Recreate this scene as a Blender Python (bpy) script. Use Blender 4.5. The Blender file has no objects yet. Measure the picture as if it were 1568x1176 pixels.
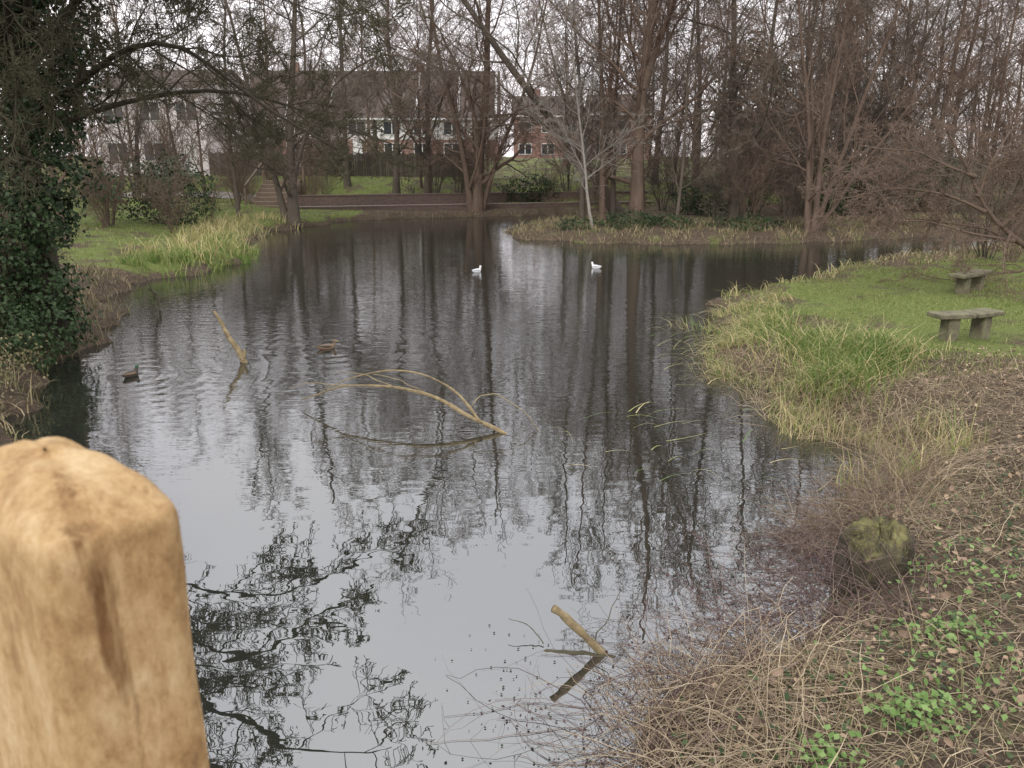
import bpy, math, numpy as np
from mathutils import Vector
S=bpy.context.scene
C=S.collection
RNG=np.random.default_rng(7)
# ------------------------------------------------------------------ helpers
def nrm(v): return v/np.maximum(np.linalg.norm(v,axis=-1,keepdims=True),1e-9)
class MB:
    def __init__(s): s.V=[];s.F=[];s.A=[];s.M=[];s.n=0
    def add(s,V,F,a=0.0,m=0):
        V=V.reshape(-1,3); s.V.append(V); s.F.append(F.reshape(-1,4)+s.n)
        s.A.append(np.broadcast_to(np.asarray(a,float),(len(V),)) if np.ndim(a)==0 else np.asarray(a,float).reshape(-1))
        s.M.append(np.full(len(F.reshape(-1,4)),m,int)); s.n+=len(V)
    def data(s):
        return np.concatenate(s.V),np.concatenate(s.F),np.concatenate(s.A),np.concatenate(s.M)
    def mesh(s,name,mats,smooth=True):
        V,F,A,M=s.data()
        me=bpy.data.meshes.new(name)
        me.vertices.add(len(V)); me.vertices.foreach_set('co',V.astype(np.float32).ravel())
        me.loops.add(len(F)*4); me.loops.foreach_set('vertex_index',F.astype(np.int32).ravel())
        me.polygons.add(len(F)); me.polygons.foreach_set('loop_start',(np.arange(len(F))*4).astype(np.int32))
        for m in mats: me.materials.append(m)
        me.polygons.foreach_set('material_index',M.astype(np.int32))
        me.polygons.foreach_set('use_smooth',np.full(len(F),smooth,bool))
        me.update(calc_edges=True)
        at=me.attributes.new('rnd','FLOAT','POINT'); at.data.foreach_set('value',A.astype(np.float32))
        return me
    def obj(s,name,mats,smooth=True,parent=None,loc=None):
        return mkobj(name,s.mesh(name,mats,smooth),parent,loc)
def mkobj(name,me,parent=None,loc=None,rot=None,sc=None):
    o=bpy.data.objects.new(name,me); C.objects.link(o)
    if parent: o.parent=parent
    if loc is not None: o.location=loc
    if rot is not None: o.rotation_euler=rot
    if sc is not None: o.scale=(sc,sc,sc) if np.ndim(sc)==0 else sc
    return o
def empty(name,loc=(0,0,0),rotz=0):
    e=bpy.data.objects.new(name,None); C.objects.link(e); e.location=loc; e.rotation_euler=(0,0,rotz); return e
def tubes(P,R,k):
    M,n,_=P.shape
    T=np.empty_like(P); T[:,1:-1]=P[:,2:]-P[:,:-2]; T[:,0]=P[:,1]-P[:,0]; T[:,-1]=P[:,-1]-P[:,-2]; T=nrm(T)
    mt=nrm(T.mean(1)); ref=np.where(np.abs(mt[:,2:3])>.7,np.array([[1.,0,0]]),np.array([[0,0,1.]]))
    ref=np.repeat(ref[:,None],n,1)
    A=nrm(np.cross(T,ref)); B=np.cross(T,A)
    ang=np.arange(k)*2*math.pi/k
    V=P[:,:,None]+R[:,:,None,None]*(A[:,:,None]*np.cos(ang)[None,None,:,None]+B[:,:,None]*np.sin(ang)[None,None,:,None])
    b=(np.arange(M)*n*k)[:,None,None]+(np.arange(n-1)*k)[None,:,None]
    j=np.arange(k)[None,None,:]; j2=(j+1)%k
    F=np.stack([b+j,b+j2,b+k+j2,b+k+j],-1)
    return V.reshape(-1,3),F.reshape(-1,4)
def blades(pos,L,W,lean,droop,az,n=4):
    M=len(pos); s=np.linspace(0,1,n)[None,:]
    h=np.stack([np.cos(az),np.sin(az),0*az],-1)
    P=pos[:,None,:]+h[:,None,:]*(lean*L)[:,None,None]*(s**1.7)[...,None]
    P[...,2]+=L[:,None]*(s-droop[:,None]*s**2.2)
    a2=az+RNG.uniform(-1.2,1.2,M)
    sd=np.stack([-np.sin(a2),np.cos(a2),0*az],-1)[:,None,:]*(W[:,None]*(1-.93*s**1.5)*.5)[...,None]
    V=np.stack([P-sd,P+sd],2)
    b=(np.arange(M)*n*2)[:,None]+(np.arange(n-1)*2)[None,:]
    F=np.stack([b,b+1,b+3,b+2],-1)
    return V.reshape(-1,3),F.reshape(-1,4)
def leafq(pos,nor,size,asp=.38):
    M=len(pos); r=RNG.normal(size=(M,3)); t=nrm(np.cross(nor,r)); b=np.cross(nor,t)
    s=size[:,None]
    V=np.stack([pos-t*s*.5,pos+b*s*asp-t*s*.08+nor*s*.1,pos+t*s*.5,pos-b*s*asp-t*s*.08+nor*s*.1],1)
    F=np.arange(M*4).reshape(M,4)
    return V.reshape(-1,3),F
def lerp(a,b,t): return a+(b-a)*t
def sst(a,b,x):
    t=np.clip((x-a)/(b-a),0,1); return t*t*(3-2*t)
def wav(x,y):
    return (np.sin(x*1.7+y*.9)+np.sin(x*-.8+y*2.1+1.3)+np.sin(x*3.9-y*2.7+.5)*.5+np.sin(x*6.1+y*5.3)*.3)/2.8
# ------------------------------------------------------------------ materials
def base(name):
    m=bpy.data.materials.new(name); m.use_nodes=True; nt=m.node_tree
    for n in list(nt.nodes): nt.nodes.remove(n)
    o=nt.nodes.new('ShaderNodeOutputMaterial'); p=nt.nodes.new('ShaderNodeBsdfPrincipled')
    nt.links.new(p.outputs[0],o.inputs[0]); return m,nt,p,o
def ramp(nt,stops):
    r=nt.nodes.new('ShaderNodeValToRGB'); e=r.color_ramp.elements
    while len(e)>1: e.remove(e[-1])
    e[0].position=stops[0][0]; e[0].color=(*stops[0][1],1)
    for p,c in stops[1:]:
        q=e.new(p); q.color=(*c,1)
    return r
def noise(nt,scale,detail=4,stretch=None,coord='Object',rough=.6):
    tc=nt.nodes.new('ShaderNodeTexCoord'); n=nt.nodes.new('ShaderNodeTexNoise')
    n.inputs['Scale'].default_value=scale; n.inputs['Detail'].default_value=detail; n.inputs['Roughness'].default_value=rough
    if stretch:
        mp=nt.nodes.new('ShaderNodeMapping'); mp.inputs['Scale'].default_value=stretch
        nt.links.new(tc.outputs[coord],mp.inputs[0]); nt.links.new(mp.outputs[0],n.inputs['Vector'])
    else: nt.links.new(tc.outputs[coord],n.inputs['Vector'])
    return n
def math_(nt,op,a,b):
    m=nt.nodes.new('ShaderNodeMath'); m.operation=op
    for i,v in enumerate((a,b)):
        if isinstance(v,(int,float)): m.inputs[i].default_value=v
        else: nt.links.new(v,m.inputs[i])
    return m.outputs[0]
def mat(name,stops,scale=8,aw=.5,rough=.8,bump=0,stretch=None,trans=0,bs=None,spec=.3):
    m,nt,p,o=base(name)
    n=noise(nt,scale,5,stretch); at=nt.nodes.new('ShaderNodeAttribute'); at.attribute_name='rnd'
    v=math_(nt,'ADD',math_(nt,'MULTIPLY',at.outputs['Fac'],aw),math_(nt,'MULTIPLY',n.outputs['Fac'],1-aw))
    r=ramp(nt,stops); nt.links.new(v,r.inputs[0]); nt.links.new(r.outputs[0],p.inputs['Base Color'])
    p.inputs['Roughness'].default_value=rough; p.inputs['Specular IOR Level'].default_value=spec
    if bump:
        b=nt.nodes.new('ShaderNodeBump'); b.inputs['Strength'].default_value=bump; b.inputs['Distance'].default_value=.02
        nb=noise(nt,bs or scale*2,6,stretch); nt.links.new(nb.outputs['Fac'],b.inputs['Height']); nt.links.new(b.outputs[0],p.inputs['Normal'])
    if trans:
        t=nt.nodes.new('ShaderNodeBsdfTranslucent'); nt.links.new(r.outputs[0],t.inputs[0])
        x=nt.nodes.new('ShaderNodeMixShader'); x.inputs[0].default_value=trans
        nt.links.new(p.outputs[0],x.inputs[1]); nt.links.new(t.outputs[0],x.inputs[2]); nt.links.new(x.outputs[0],o.inputs[0])
    return m
M_bark_hazed=mat('bark_hazed',[(0,(.05,.043,.036)),(.45,(.12,.1,.08)),(.7,(.19,.155,.127)),(1,(.26,.205,.17))],6,.35,.9,.6,(1,1,.3),bs=14,spec=.1)  # bark tones lifted, painting distance haze into the colour
M_barkred=mat('bark_red',[(0,(.06,.044,.036)),(.45,(.15,.108,.083)),(.7,(.23,.165,.13)),(1,(.34,.24,.195))],6,.35,.9,.6,(1,1,.3),bs=14,spec=.1)
M_birch=mat('bark_pale',[(0,(.06,.055,.05)),(.45,(.25,.23,.2)),(1,(.2,.16,.14))],5,.3,.8,.3,(1,1,2))
M_moss=mat('bark_mossy',[(0,(.03,.027,.018)),(.4,(.065,.056,.042)),(.6,(.1,.094,.058)),(1,(.12,.1,.08))],5,.35,.9,.6,(1,1,.5),bs=14,spec=.1)
M_ivy=mat('ivy_leaf',[(0,(.012,.022,.01)),(.5,(.03,.055,.02)),(.8,(.06,.09,.035)),(1,(.12,.15,.06))],3,.7,.55,0,spec=.25)
M_green=mat('nettle_leaf',[(0,(.06,.11,.03)),(.5,(.15,.25,.07)),(1,(.3,.42,.16))],3,.7,.6,trans=.25)
M_litter=mat('leaf_litter',[(0,(.08,.055,.04)),(.5,(.2,.14,.1)),(.85,(.4,.29,.2)),(1,(.56,.43,.32))],5,.75,.8)
M_straw=mat('dead_stem',[(0,(.09,.065,.045)),(.4,(.24,.18,.12)),(.7,(.43,.34,.235)),(1,(.66,.56,.39))],4,.75,.8)
M_purple=mat('bramble_stem',[(0,(.05,.032,.032)),(.5,(.14,.09,.085)),(1,(.32,.24,.2))],4,.75,.7)
M_reed=mat('reed_blade',[(0,(.05,.1,.015)),(.3,(.12,.2,.04)),(.5,(.27,.3,.1)),(.7,(.52,.43,.22)),(1,(.64,.52,.32))],1.2,.7,.6,trans=.25)
M_grass=mat('grass_blade',[(0,(.08,.11,.025)),(.45,(.18,.23,.06)),(.75,(.33,.33,.13)),(1,(.42,.35,.2))],1.0,.6,.7,trans=.15)
M_drygrass=mat('dry_grass',[(0,(.07,.075,.03)),(.3,(.14,.145,.06)),(.6,(.28,.22,.13)),(1,(.5,.41,.27))],.6,.6,.8)
def ground_mat():
    m,nt,p,o=base('ground_soil')
    at=nt.nodes.new('ShaderNodeAttribute'); at.attribute_name='rnd'
    n1=noise(nt,.9,9,rough=.68); n2=noise(nt,14,8,rough=.75); n3=noise(nt,60,4)
    v=math_(nt,'ADD',math_(nt,'MULTIPLY',n2.outputs['Fac'],.7),math_(nt,'MULTIPLY',n3.outputs['Fac'],.3))
    g=ramp(nt,[(.3,(.05,.065,.018)),(.5,(.125,.16,.045)),(.6,(.2,.205,.08)),(.72,(.26,.2,.12))]); nt.links.new(v,g.inputs[0])
    s=ramp(nt,[(.3,(.025,.019,.014)),(.48,(.08,.06,.043)),(.6,(.16,.12,.088)),(.72,(.28,.22,.16))]); nt.links.new(v,s.inputs[0])
    f=math_(nt,'ADD',at.outputs['Fac'],math_(nt,'MULTIPLY',math_(nt,'SUBTRACT',n1.outputs['Fac'],.5),2.6))
    fr=ramp(nt,[(.4,(0,0,0)),(.7,(1,1,1))]); nt.links.new(f,fr.inputs[0])
    x=nt.nodes.new('ShaderNodeMixRGB'); nt.links.new(fr.outputs[0],x.inputs[0]); nt.links.new(s.outputs[0],x.inputs[1]); nt.links.new(g.outputs[0],x.inputs[2])
    nt.links.new(x.outputs[0],p.inputs['Base Color']); p.inputs['Roughness'].default_value=.95; p.inputs['Specular IOR Level'].default_value=.15
    b=nt.nodes.new('ShaderNodeBump'); b.inputs['Strength'].default_value=.9; b.inputs['Distance'].default_value=.05
    nt.links.new(v,b.inputs['Height']); nt.links.new(b.outputs[0],p.inputs['Normal'])
    return m
M_ground=ground_mat()
# ------------------------------------------------------------------ pond + terrain
POND=np.array([(0.5,-12),(0.45,0),(0.5,2.5),(0.62,3.4),(0.85,3.9),(1.5,4.2),(2.0,4.5),(2.35,5.1),(2.7,5.8),(3.3,6.6),(4.0,7.5),(4.1,8.2),(3.7,8.9),(3.5,9.6),(3.4,11),(3.4,12.5),(3.8,14.3),(4.7,16.8),(5.8,18.2),(7.2,19.6),(9.2,21.8),(12,24),(15.5,26.5),(20,28.5),(30,30),(45,31),(45,36),(30,34.5),(20,33),(15.5,31.3),(12,29.8),(9.7,29.2),(6,28.8),(2.9,29.2),(1,30.2),(0,31.3),(.1,33),(1,36),(2.2,39),(4.5,42),(7,44.3),(5,45),(2,43.8),(-2,42.4),(-6,41.2),(-8,39.5),(-9,37),(-9.4,35.3),(-10,33),(-9.6,30),(-8.8,26.5),(-8.1,23.5),(-8.1,21.8),(-9.1,20.8),(-9.3,19),(-8.4,16.5),(-7.4,14.5),(-6.9,12.4),(-6.4,10.6),(-5.7,8.7),(-5.2,6),(-5,0),(-5,-12)],float)
def sdist(x,y):
    x=np.asarray(x,float);y=np.asarray(y,float); shp=x.shape; x=x.ravel();y=y.ravel()
    d2=np.full(x.shape,1e9); ins=np.zeros(x.shape,bool)
    wv_=1+1.3*sst(6,9,y)
    xw=x+wv_*(.1*np.sin(y*2.3)+.07*np.sin(y*5.1+x)+.06*np.sin(y*1.1+2)); yw=y+wv_*(.1*np.sin(x*2.7)+.06*np.sin(x*6.3+y))
    for i in range(len(POND)):
        a=POND[i]; b=POND[(i+1)%len(POND)]; e=b-a
        t=np.clip(((xw-a[0])*e[0]+(yw-a[1])*e[1])/(e@e),0,1)
        d2=np.minimum(d2,(xw-a[0]-t*e[0])**2+(yw-a[1]-t*e[1])**2)
        if a[1]!=b[1]:
            c=((a[1]>yw)!=(b[1]>yw))&(xw<(b[0]-a[0])*(yw-a[1])/(b[1]-a[1])+a[0]); ins^=c
    d=np.sqrt(d2); return np.where(ins,-d,d).reshape(shp)
def gz(x,y,d=None):
    x=np.asarray(x,float);y=np.asarray(y,float)
    if d is None: d=sdist(x,y)
    dp=np.maximum(d,0)
    out=.26*(1-np.exp(-dp/.25))+.02
    out=out+(x>0)*(1-sst(8,11.5,y))*.13*np.minimum(dp,6)
    out=out+(x>0)*sst(8,11.5,y)*(1-sst(24,28,y))*.02*np.minimum(dp,10)
    out=out+sst(45.5,52,y)*1.4+sst(52,80,y)*1.0
    out=out+(x<-5)*(1-sst(38,46,y))*.07*np.minimum(dp,10)
    out=out+(x>-1)*sst(28,30,y)*(1-sst(44,50,y))*.25*sst(.3,3,dp)
    out=out+.05*wav(x,y)*np.minimum(dp,1)+.25*np.sin(x*.13+1)*np.sin(y*.11)*sst(2,10,dp)*sst(26,40,y)
    inn=-.7*(1-np.exp(np.minimum(d,0)/.5))
    return np.where(d>0,out,inn)
def G(x,y): return float(gz(np.array([x]),np.array([y]))[0])
def ar(*seg):
    r=[]
    for a,b,s in seg: r+=list(np.arange(a,b-1e-6,s))
    r.append(seg[-1][1]); return np.array(r,float)
gx=ar((-500,-60,40),(-60,-14,2),(-14,0,.3),(0,6,.1),(6,22,.3),(22,60,2),(60,500,40))
gy=ar((-100,-5,10),(-5,1,.5),(1,12,.1),(12,48,.3),(48,100,2),(100,700,50))
X,Y=np.meshgrid(gx,gy); D=sdist(X,Y); Z=gz(X,Y,D)
nx,ny=len(gx),len(gy)
i=np.arange(ny-1)[:,None]*nx+np.arange(nx-1)[None,:]
F=np.stack([i,i+1,i+nx+1,i+nx],-1).reshape(-1,4)
lawn=np.where((X>4)&(Y>9)&(Y<30),sst(.3,1.6,D)*sst(9.0,10.8,Y+.5*np.sin(X*1.7))*.75,0)
lawn=np.maximum(lawn,sst(44.8,46,Y)*.55)
lawn=np.maximum(lawn,np.where((X<-7.5)&(Y>20),sst(-.2,.5,D)*.7,0))
lawn=np.maximum(lawn,np.where((X>0)&(Y>28),.25,0))
lawn=np.maximum(lawn,np.where((X>0)&(Y<9),.1,0))
g=MB(); g.add(np.stack([X,Y,Z],-1),F,lawn.ravel()); g.obj('ground',[M_ground])
def water_mat():
    m=bpy.data.materials.new('pond_water'); m.use_nodes=True; nt=m.node_tree
    for n in list(nt.nodes): nt.nodes.remove(n)
    o=nt.nodes.new('ShaderNodeOutputMaterial')
    df=nt.nodes.new('ShaderNodeBsdfDiffuse'); df.inputs[0].default_value=(.022,.023,.018,1)
    gl=nt.nodes.new('ShaderNodeBsdfGlossy'); gl.inputs['Roughness'].default_value=.0; gl.inputs[0].default_value=(.92,.925,.94,1)
    fr=nt.nodes.new('ShaderNodeFresnel'); fr.inputs[0].default_value=1.33
    fac=math_(nt,'ADD',math_(nt,'MULTIPLY',fr.outputs[0],.76),.24)
    n1=noise(nt,1.9,2,(.8,1.2,1)); n2=noise(nt,7,2,(.4,1.5,1)); nm=noise(nt,.25,3)
    tc=nt.nodes.new('ShaderNodeTexCoord'); sp=nt.nodes.new('ShaderNodeSeparateXYZ'); nt.links.new(tc.outputs['Object'],sp.inputs[0])
    mr=nt.nodes.new('ShaderNodeMapRange'); mr.inputs[1].default_value=6; mr.inputs[2].default_value=14; mr.inputs[3].default_value=.02; mr.inputs[4].default_value=1
    nt.links.new(sp.outputs['Y'],mr.inputs[0])
    mk=math_(nt,'MULTIPLY',nm.outputs['Fac'],mr.outputs[0])
    h=math_(nt,'ADD',math_(nt,'MULTIPLY',n1.outputs['Fac'],.4),math_(nt,'MULTIPLY',math_(nt,'MULTIPLY',n2.outputs['Fac'],mk),1.2))
    for (cx,cy,wl) in ((-3.0,12.7,.33),(-5.4,11.0,.3)):
        mp=nt.nodes.new('ShaderNodeMapping'); mp.inputs['Location'].default_value=(-cx,-cy,0); nt.links.new(tc.outputs['Object'],mp.inputs[0])
        ln=nt.nodes.new('ShaderNodeVectorMath'); ln.operation='LENGTH'; nt.links.new(mp.outputs[0],ln.inputs[0])
        s=math_(nt,'SINE',math_(nt,'MULTIPLY',ln.outputs['Value'],2*math.pi/wl),0)
        f=nt.nodes.new('ShaderNodeMapRange'); f.inputs[1].default_value=.4; f.inputs[2].default_value=3.4; f.inputs[3].default_value=.12; f.inputs[4].default_value=0
        nt.links.new(ln.outputs['Value'],f.inputs[0])
        h=math_(nt,'ADD',h,math_(nt,'MULTIPLY',s,f.outputs[0]))
    b=nt.nodes.new('ShaderNodeBump'); b.inputs['Strength'].default_value=1; b.inputs['Distance'].default_value=.0075
    nt.links.new(h,b.inputs['Height'])
    for q in (gl,fr,): nt.links.new(b.outputs[0],q.inputs['Normal'])
    mx=nt.nodes.new('ShaderNodeMixShader'); nt.links.new(fac,mx.inputs[0]); nt.links.new(df.outputs[0],mx.inputs[1]); nt.links.new(gl.outputs[0],mx.inputs[2])
    nt.links.new(mx.outputs[0],o.inputs[0]); return m
w=MB(); w.add(np.array([(-13,-14,0),(47,-14,0),(47,47,0),(-13,47,0)],float),np.array([[0,1,2,3]])); w.obj('pond_water',[water_mat()])
# ------------------------------------------------------------------ trees
def resample(pts,n,wob,rng):
    pts=np.array(pts,float); seg=np.r_[0,np.cumsum(np.linalg.norm(np.diff(pts,axis=0),axis=1))]
    t=np.linspace(0,seg[-1],n); P=np.stack([np.interp(t,seg,pts[:,k]) for k in range(3)],-1)
    for _ in range(2): P[1:-1]=(P[:-2]+2*P[1:-1]+P[2:])/4
    w=rng.normal(size=(n,3))*wob; w[0]=0; w[:,2]*=.3
    for _ in range(2): w[1:-1]=(w[:-2]+w[1:-1]+w[2:])/3
    return P+w
def grow(P,R,Ls,rng,count,lenf,ang,n,up,wig,rr,tmin,tmax,rmin):
    M,npn,_=P.shape
    idx=np.repeat(np.arange(M),count); K=len(idx)
    t=(np.tile(np.arange(count),M)+rng.uniform(0,1,K))/count; t=tmin+(tmax-tmin)*t
    f=np.minimum(t*(npn-1),npn-1.001); i=f.astype(int); fr=(f-i)[:,None]
    pos=P[idx,i]*(1-fr)+P[idx,i+1]*fr; T=nrm(P[idx,i+1]-P[idx,i]); r=R[idx,i]*(1-fr[:,0])+R[idx,i+1]*fr[:,0]
    v=rng.normal(size=(K,3)); pr=nrm(v-(v*T).sum(1,keepdims=True)*T)
    a=np.radians(rng.uniform(ang[0],ang[1],K))[:,None]
    d=nrm(np.cos(a)*T+np.sin(a)*pr)
    L=Ls[idx]*lenf*(1.15-.65*t)*rng.uniform(.5,1.3,K)
    Q=np.empty((K,n,3)); Q[:,0]=pos
    for k in range(1,n):
        d=nrm(d+rng.normal(size=(K,3))*wig+np.array([0,0,up])); Q[:,k]=Q[:,k-1]+d*(L/(n-1))[:,None]
    r0=np.maximum(np.minimum(r*rr*rng.uniform(.7,1.1,K),r*.95),rmin)
    RR=np.maximum(r0[:,None]*np.linspace(1,.3,n)[None],rmin)
    return Q,RR,L
def tree_mb(trunks,seed,spec,rmin=.006,mb=None,k0=8,wob=.12,xf=None):
    rng=np.random.default_rng(seed); mb=mb or MB(); n0=14
    P=np.stack([resample(p,n0,wob,rng) for p,_,_ in trunks]); R=np.stack([a+(b-a)*np.linspace(0,1,n0)**.8 for _,a,b in trunks])
    flare=1+.5*np.exp(-np.linspace(0,1,n0)*14); R=R*flare[None]
    Ls=np.array([np.linalg.norm(np.diff(p,axis=0),axis=1).sum() for p in P])
    def put(P,R,k,a):
        V,F=tubes(P,R,k)
        if xf is not None: V=xf(V)
        mb.add(V,F,a)
    put(P,R,k0,rng.uniform(0,.3))
    for li,sp in enumerate(spec):
        P,R,Ls=grow(P,R,Ls,rng,*sp,rmin*(1.6 if li==0 else 1))
        put(P,R,[6,4,3,3,3][li],.25+.2*li)
    return mb
STD=[(26,.34,(30,75),9,.05,.15,.42,.08,1.),(8,.5,(25,60),7,.02,.18,.55,.12,1.),(7,.5,(25,60),5,.01,.2,.6,.1,1.),(5,.55,(25,60),4,.0,.22,.7,.1,1.)]
SLIM=[(28,.23,(30,70),8,.05,.14,.45,.1,1.),(8,.5,(25,55),6,.03,.16,.6,.15,1.),(6,.5,(25,60),5,.02,.18,.6,.1,1.),(3,.6,(25,60),4,0,.2,.7,.1,1.)]
STEM=[(12,.34,(20,60),8,.05,.14,.55,.08,1.),(8,.5,(25,55),6,.03,.16,.6,.12,1.),(6,.5,(25,60),5,.01,.18,.6,.1,1.),(3,.55,(25,60),4,0,.2,.7,.1,1.)]
BUSH=[(7,.5,(20,55),7,.02,.16,.6,.15,1.),(6,.55,(25,60),6,.0,.18,.65,.15,1.),(4,.55,(25,65),4,-.01,.2,.7,.1,1.)]
THK=[(12,.34,(20,60),7,.03,.16,.6,.1,1.),(7,.5,(25,60),6,.01,.18,.65,.12,1.),(5,.55,(25,65),4,-.01,.2,.7,.1,1.)]
def fan(n,h,sp,r,seed,z0=-.1):
    rg=np.random.default_rng(seed); out=[]
    for k in range(n):
        a=rg.uniform(0,6.28); s=sp*rg.uniform(.3,1); hh=h*rg.uniform(.7,1)
        c=np.array([math.cos(a),math.sin(a)])
        out.append(([(c[0]*.15,c[1]*.15,z0),(*(c*s*.3),hh*.35),(*(c*s*.7),hh*.7),(*(c*s),hh)],r*rg.uniform(.6,1.1),.012))
    return out
VAR={}
VAR['tall']=[tree_mb([([(0,0,-.2),(.1,.1,5),(-.2,.2,10),(.3,0,17)],.18,.03)],s,STD,.0065).mesh('bare_tree',[m]) for s,m in ((1,M_bark_hazed),(2,M_barkred),(11,M_bark_hazed))]
VAR['slim']=[tree_mb([([(0,0,-.2),(.2,.0,5),(.1,.2,10),(.5,0,15)],.1,.02)],s,SLIM,.006).mesh('slim_bare_tree',[m]) for s,m in ((3,M_bark_hazed),(4,M_barkred))]
VAR['multi']=[tree_mb(fan(5,12.5,3.6,.11,s),s,STEM,.006).mesh('multi_stem_tree',[m]) for s,m in ((5,M_barkred),(6,M_bark_hazed))]
VAR['bush']=[tree_mb(fan(12,3.6,1.9,.022,s),s,BUSH,.004,k0=5).mesh('bare_shrub',[m]) for s,m in ((8,M_barkred),(9,M_bark_hazed))]
VAR['thicket']=[tree_mb(fan(8,7.5,2.6,.04,s),s,THK,.006,k0=5).mesh('bare_sapling_thicket',[m]) for s,m in ((12,M_barkred),(13,M_bark_hazed))]
def inst(kind,name,x,y,sc=1.,v=None,tilt=0.):
    vs=VAR[kind]; me=vs[RNG.integers(len(vs)) if v is None else v]
    return mkobj(name,me,None,(x,y,G(x,y)),(RNG.uniform(-tilt,tilt),RNG.uniform(-tilt,tilt),RNG.uniform(0,6.28)),sc)
def hero(name,trunks,seed,spec,m,rmin=.006,**k):
    tree_mb(trunks,seed,spec,rmin,**k).obj(name,[m])
hero('bare_tree',[([(4.9,32.5,.1),(4.85,32.5,4),(5.2,32.4,8),(5.8,32.2,12),(6.0,32,18)],.27,.04),([(5.0,32.4,5.5),(5.6,32,8),(7.0,31.6,11),(8,31,15)],.13,.03)],21,STD,M_barkred)
hero('slim_bare_tree',[([(2.9,33.5,.1),(2.75,33.5,5),(2.3,33.4,10),(2.4,33,15)],.1,.02)],22,SLIM,M_bark_hazed)
hero('slim_bare_tree',[([(3.7,33,.1),(3.5,33,5),(3.3,33.3,10),(3.0,33,16)],.12,.02)],23,SLIM,M_barkred)
hero('slim_bare_tree',[([(4.2,34,.1),(4.1,34,5),(4.3,33.8,10),(4.0,33,15)],.1,.02)],24,SLIM,M_bark_hazed)
hero('birch_tree',[([(3.1,30.6,.1),(2.75,30.8,1.6),(2.45,31,3.4),(2.2,31,7),(2.0,31,11)],.06,.012)],25,SLIM,M_birch)
hero('slim_bare_tree',[([(6.3,31.6,.1),(6.5,31.8,4),(6.7,32,8),(6.6,32,12)],.07,.015)],26,SLIM,M_bark_hazed)
hero('bare_tree',[([(9,33,.1),(8.8,33,5),(8.2,33,10),(8,33,16)],.2,.03),([(9.1,33,.1),(9.6,33,5),(10.2,33,10),(10.5,33,15)],.13,.03)],27,STD,M_bark_hazed)
hero('multi_stem_tree',[([(11.1,30.6,.0),(10.9,30.6,3),(10.2,30.4,7),(9.2,30.2,12)],.11,.02),([(11.3,30.6,.0),(11.4,30.6,3),(11.6,30.4,7),(11.6,30.2,13)],.12,.02),([(11.4,30.7,.0),(12,30.6,3),(13.1,30.4,7),(14.6,30.2,12)],.11,.02),([(11.2,30.7,.0),(11.2,30.9,3),(10.8,31.4,7),(10.6,32.2,12)],.08,.02),([(11.3,30.5,.3),(12.2,30.2,2),(13.8,29.8,4.5),(15.4,29.4,7)],.07,.02)],28,STEM,M_barkred)
hero('leaning_tree',[([(5,38,.3),(3.9,38,2.2),(2.7,38,3.7),(0,37,6.6),(-2.6,36,9.8),(-4.5,35.5,13),(-5.5,35,16)],.24,.04)],29,STD,M_bark_hazed)
hero('bare_tree',[([(-1.8,43.1,.1),(-1.7,43,3),(-1.2,42.8,7),(-.8,42.5,17)],.26,.04),([(-2.1,43.1,.1),(-2.6,43,3.5),(-3.6,42.6,8),(-4.5,42,14)],.17,.03),([(-1.6,43.2,.1),(-1.0,43,2.6),(.6,42.8,6),(2,42.5,12)],.14,.03)],30,STD,M_barkred)
hero('bare_tree',[([(-9.5,35.6,.1),(-9.4,35.5,3),(-9.0,35.3,6),(-8.2,35,13)],.22,.04),([(-9.8,35.7,.1),(-10.3,35.6,3),(-11.2,35.2,7),(-12,35,12)],.14,.03),([(-9.4,35.5,1.8),(-8.6,35,4),(-7,34.2,6),(-4.6,33.2,7),(-2.8,32.5,6.2)],.09,.02)],31,STD,M_bark_hazed)
hero('slim_bare_tree',[([(-12,36,.2),(-12.2,36,4),(-11.8,36,9),(-11.6,36,14)],.09,.02)],32,SLIM,M_bark_hazed)
hero('bare_tree',[([(-6.6,47,.6),(-6.4,47,5),(-6.9,47,10),(-6,47,16)],.18,.03)],33,STD,M_bark_hazed)
OH=[(13,.32,(20,60),10,.0,.15,.5,.1,1.),(7,.52,(25,60),8,.0,.18,.6,.15,1.),(8,.5,(25,60),6,-.01,.24,.6,.1,1.),(5,.55,(25,65),5,-.01,.26,.75,.1,1.)]
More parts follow.
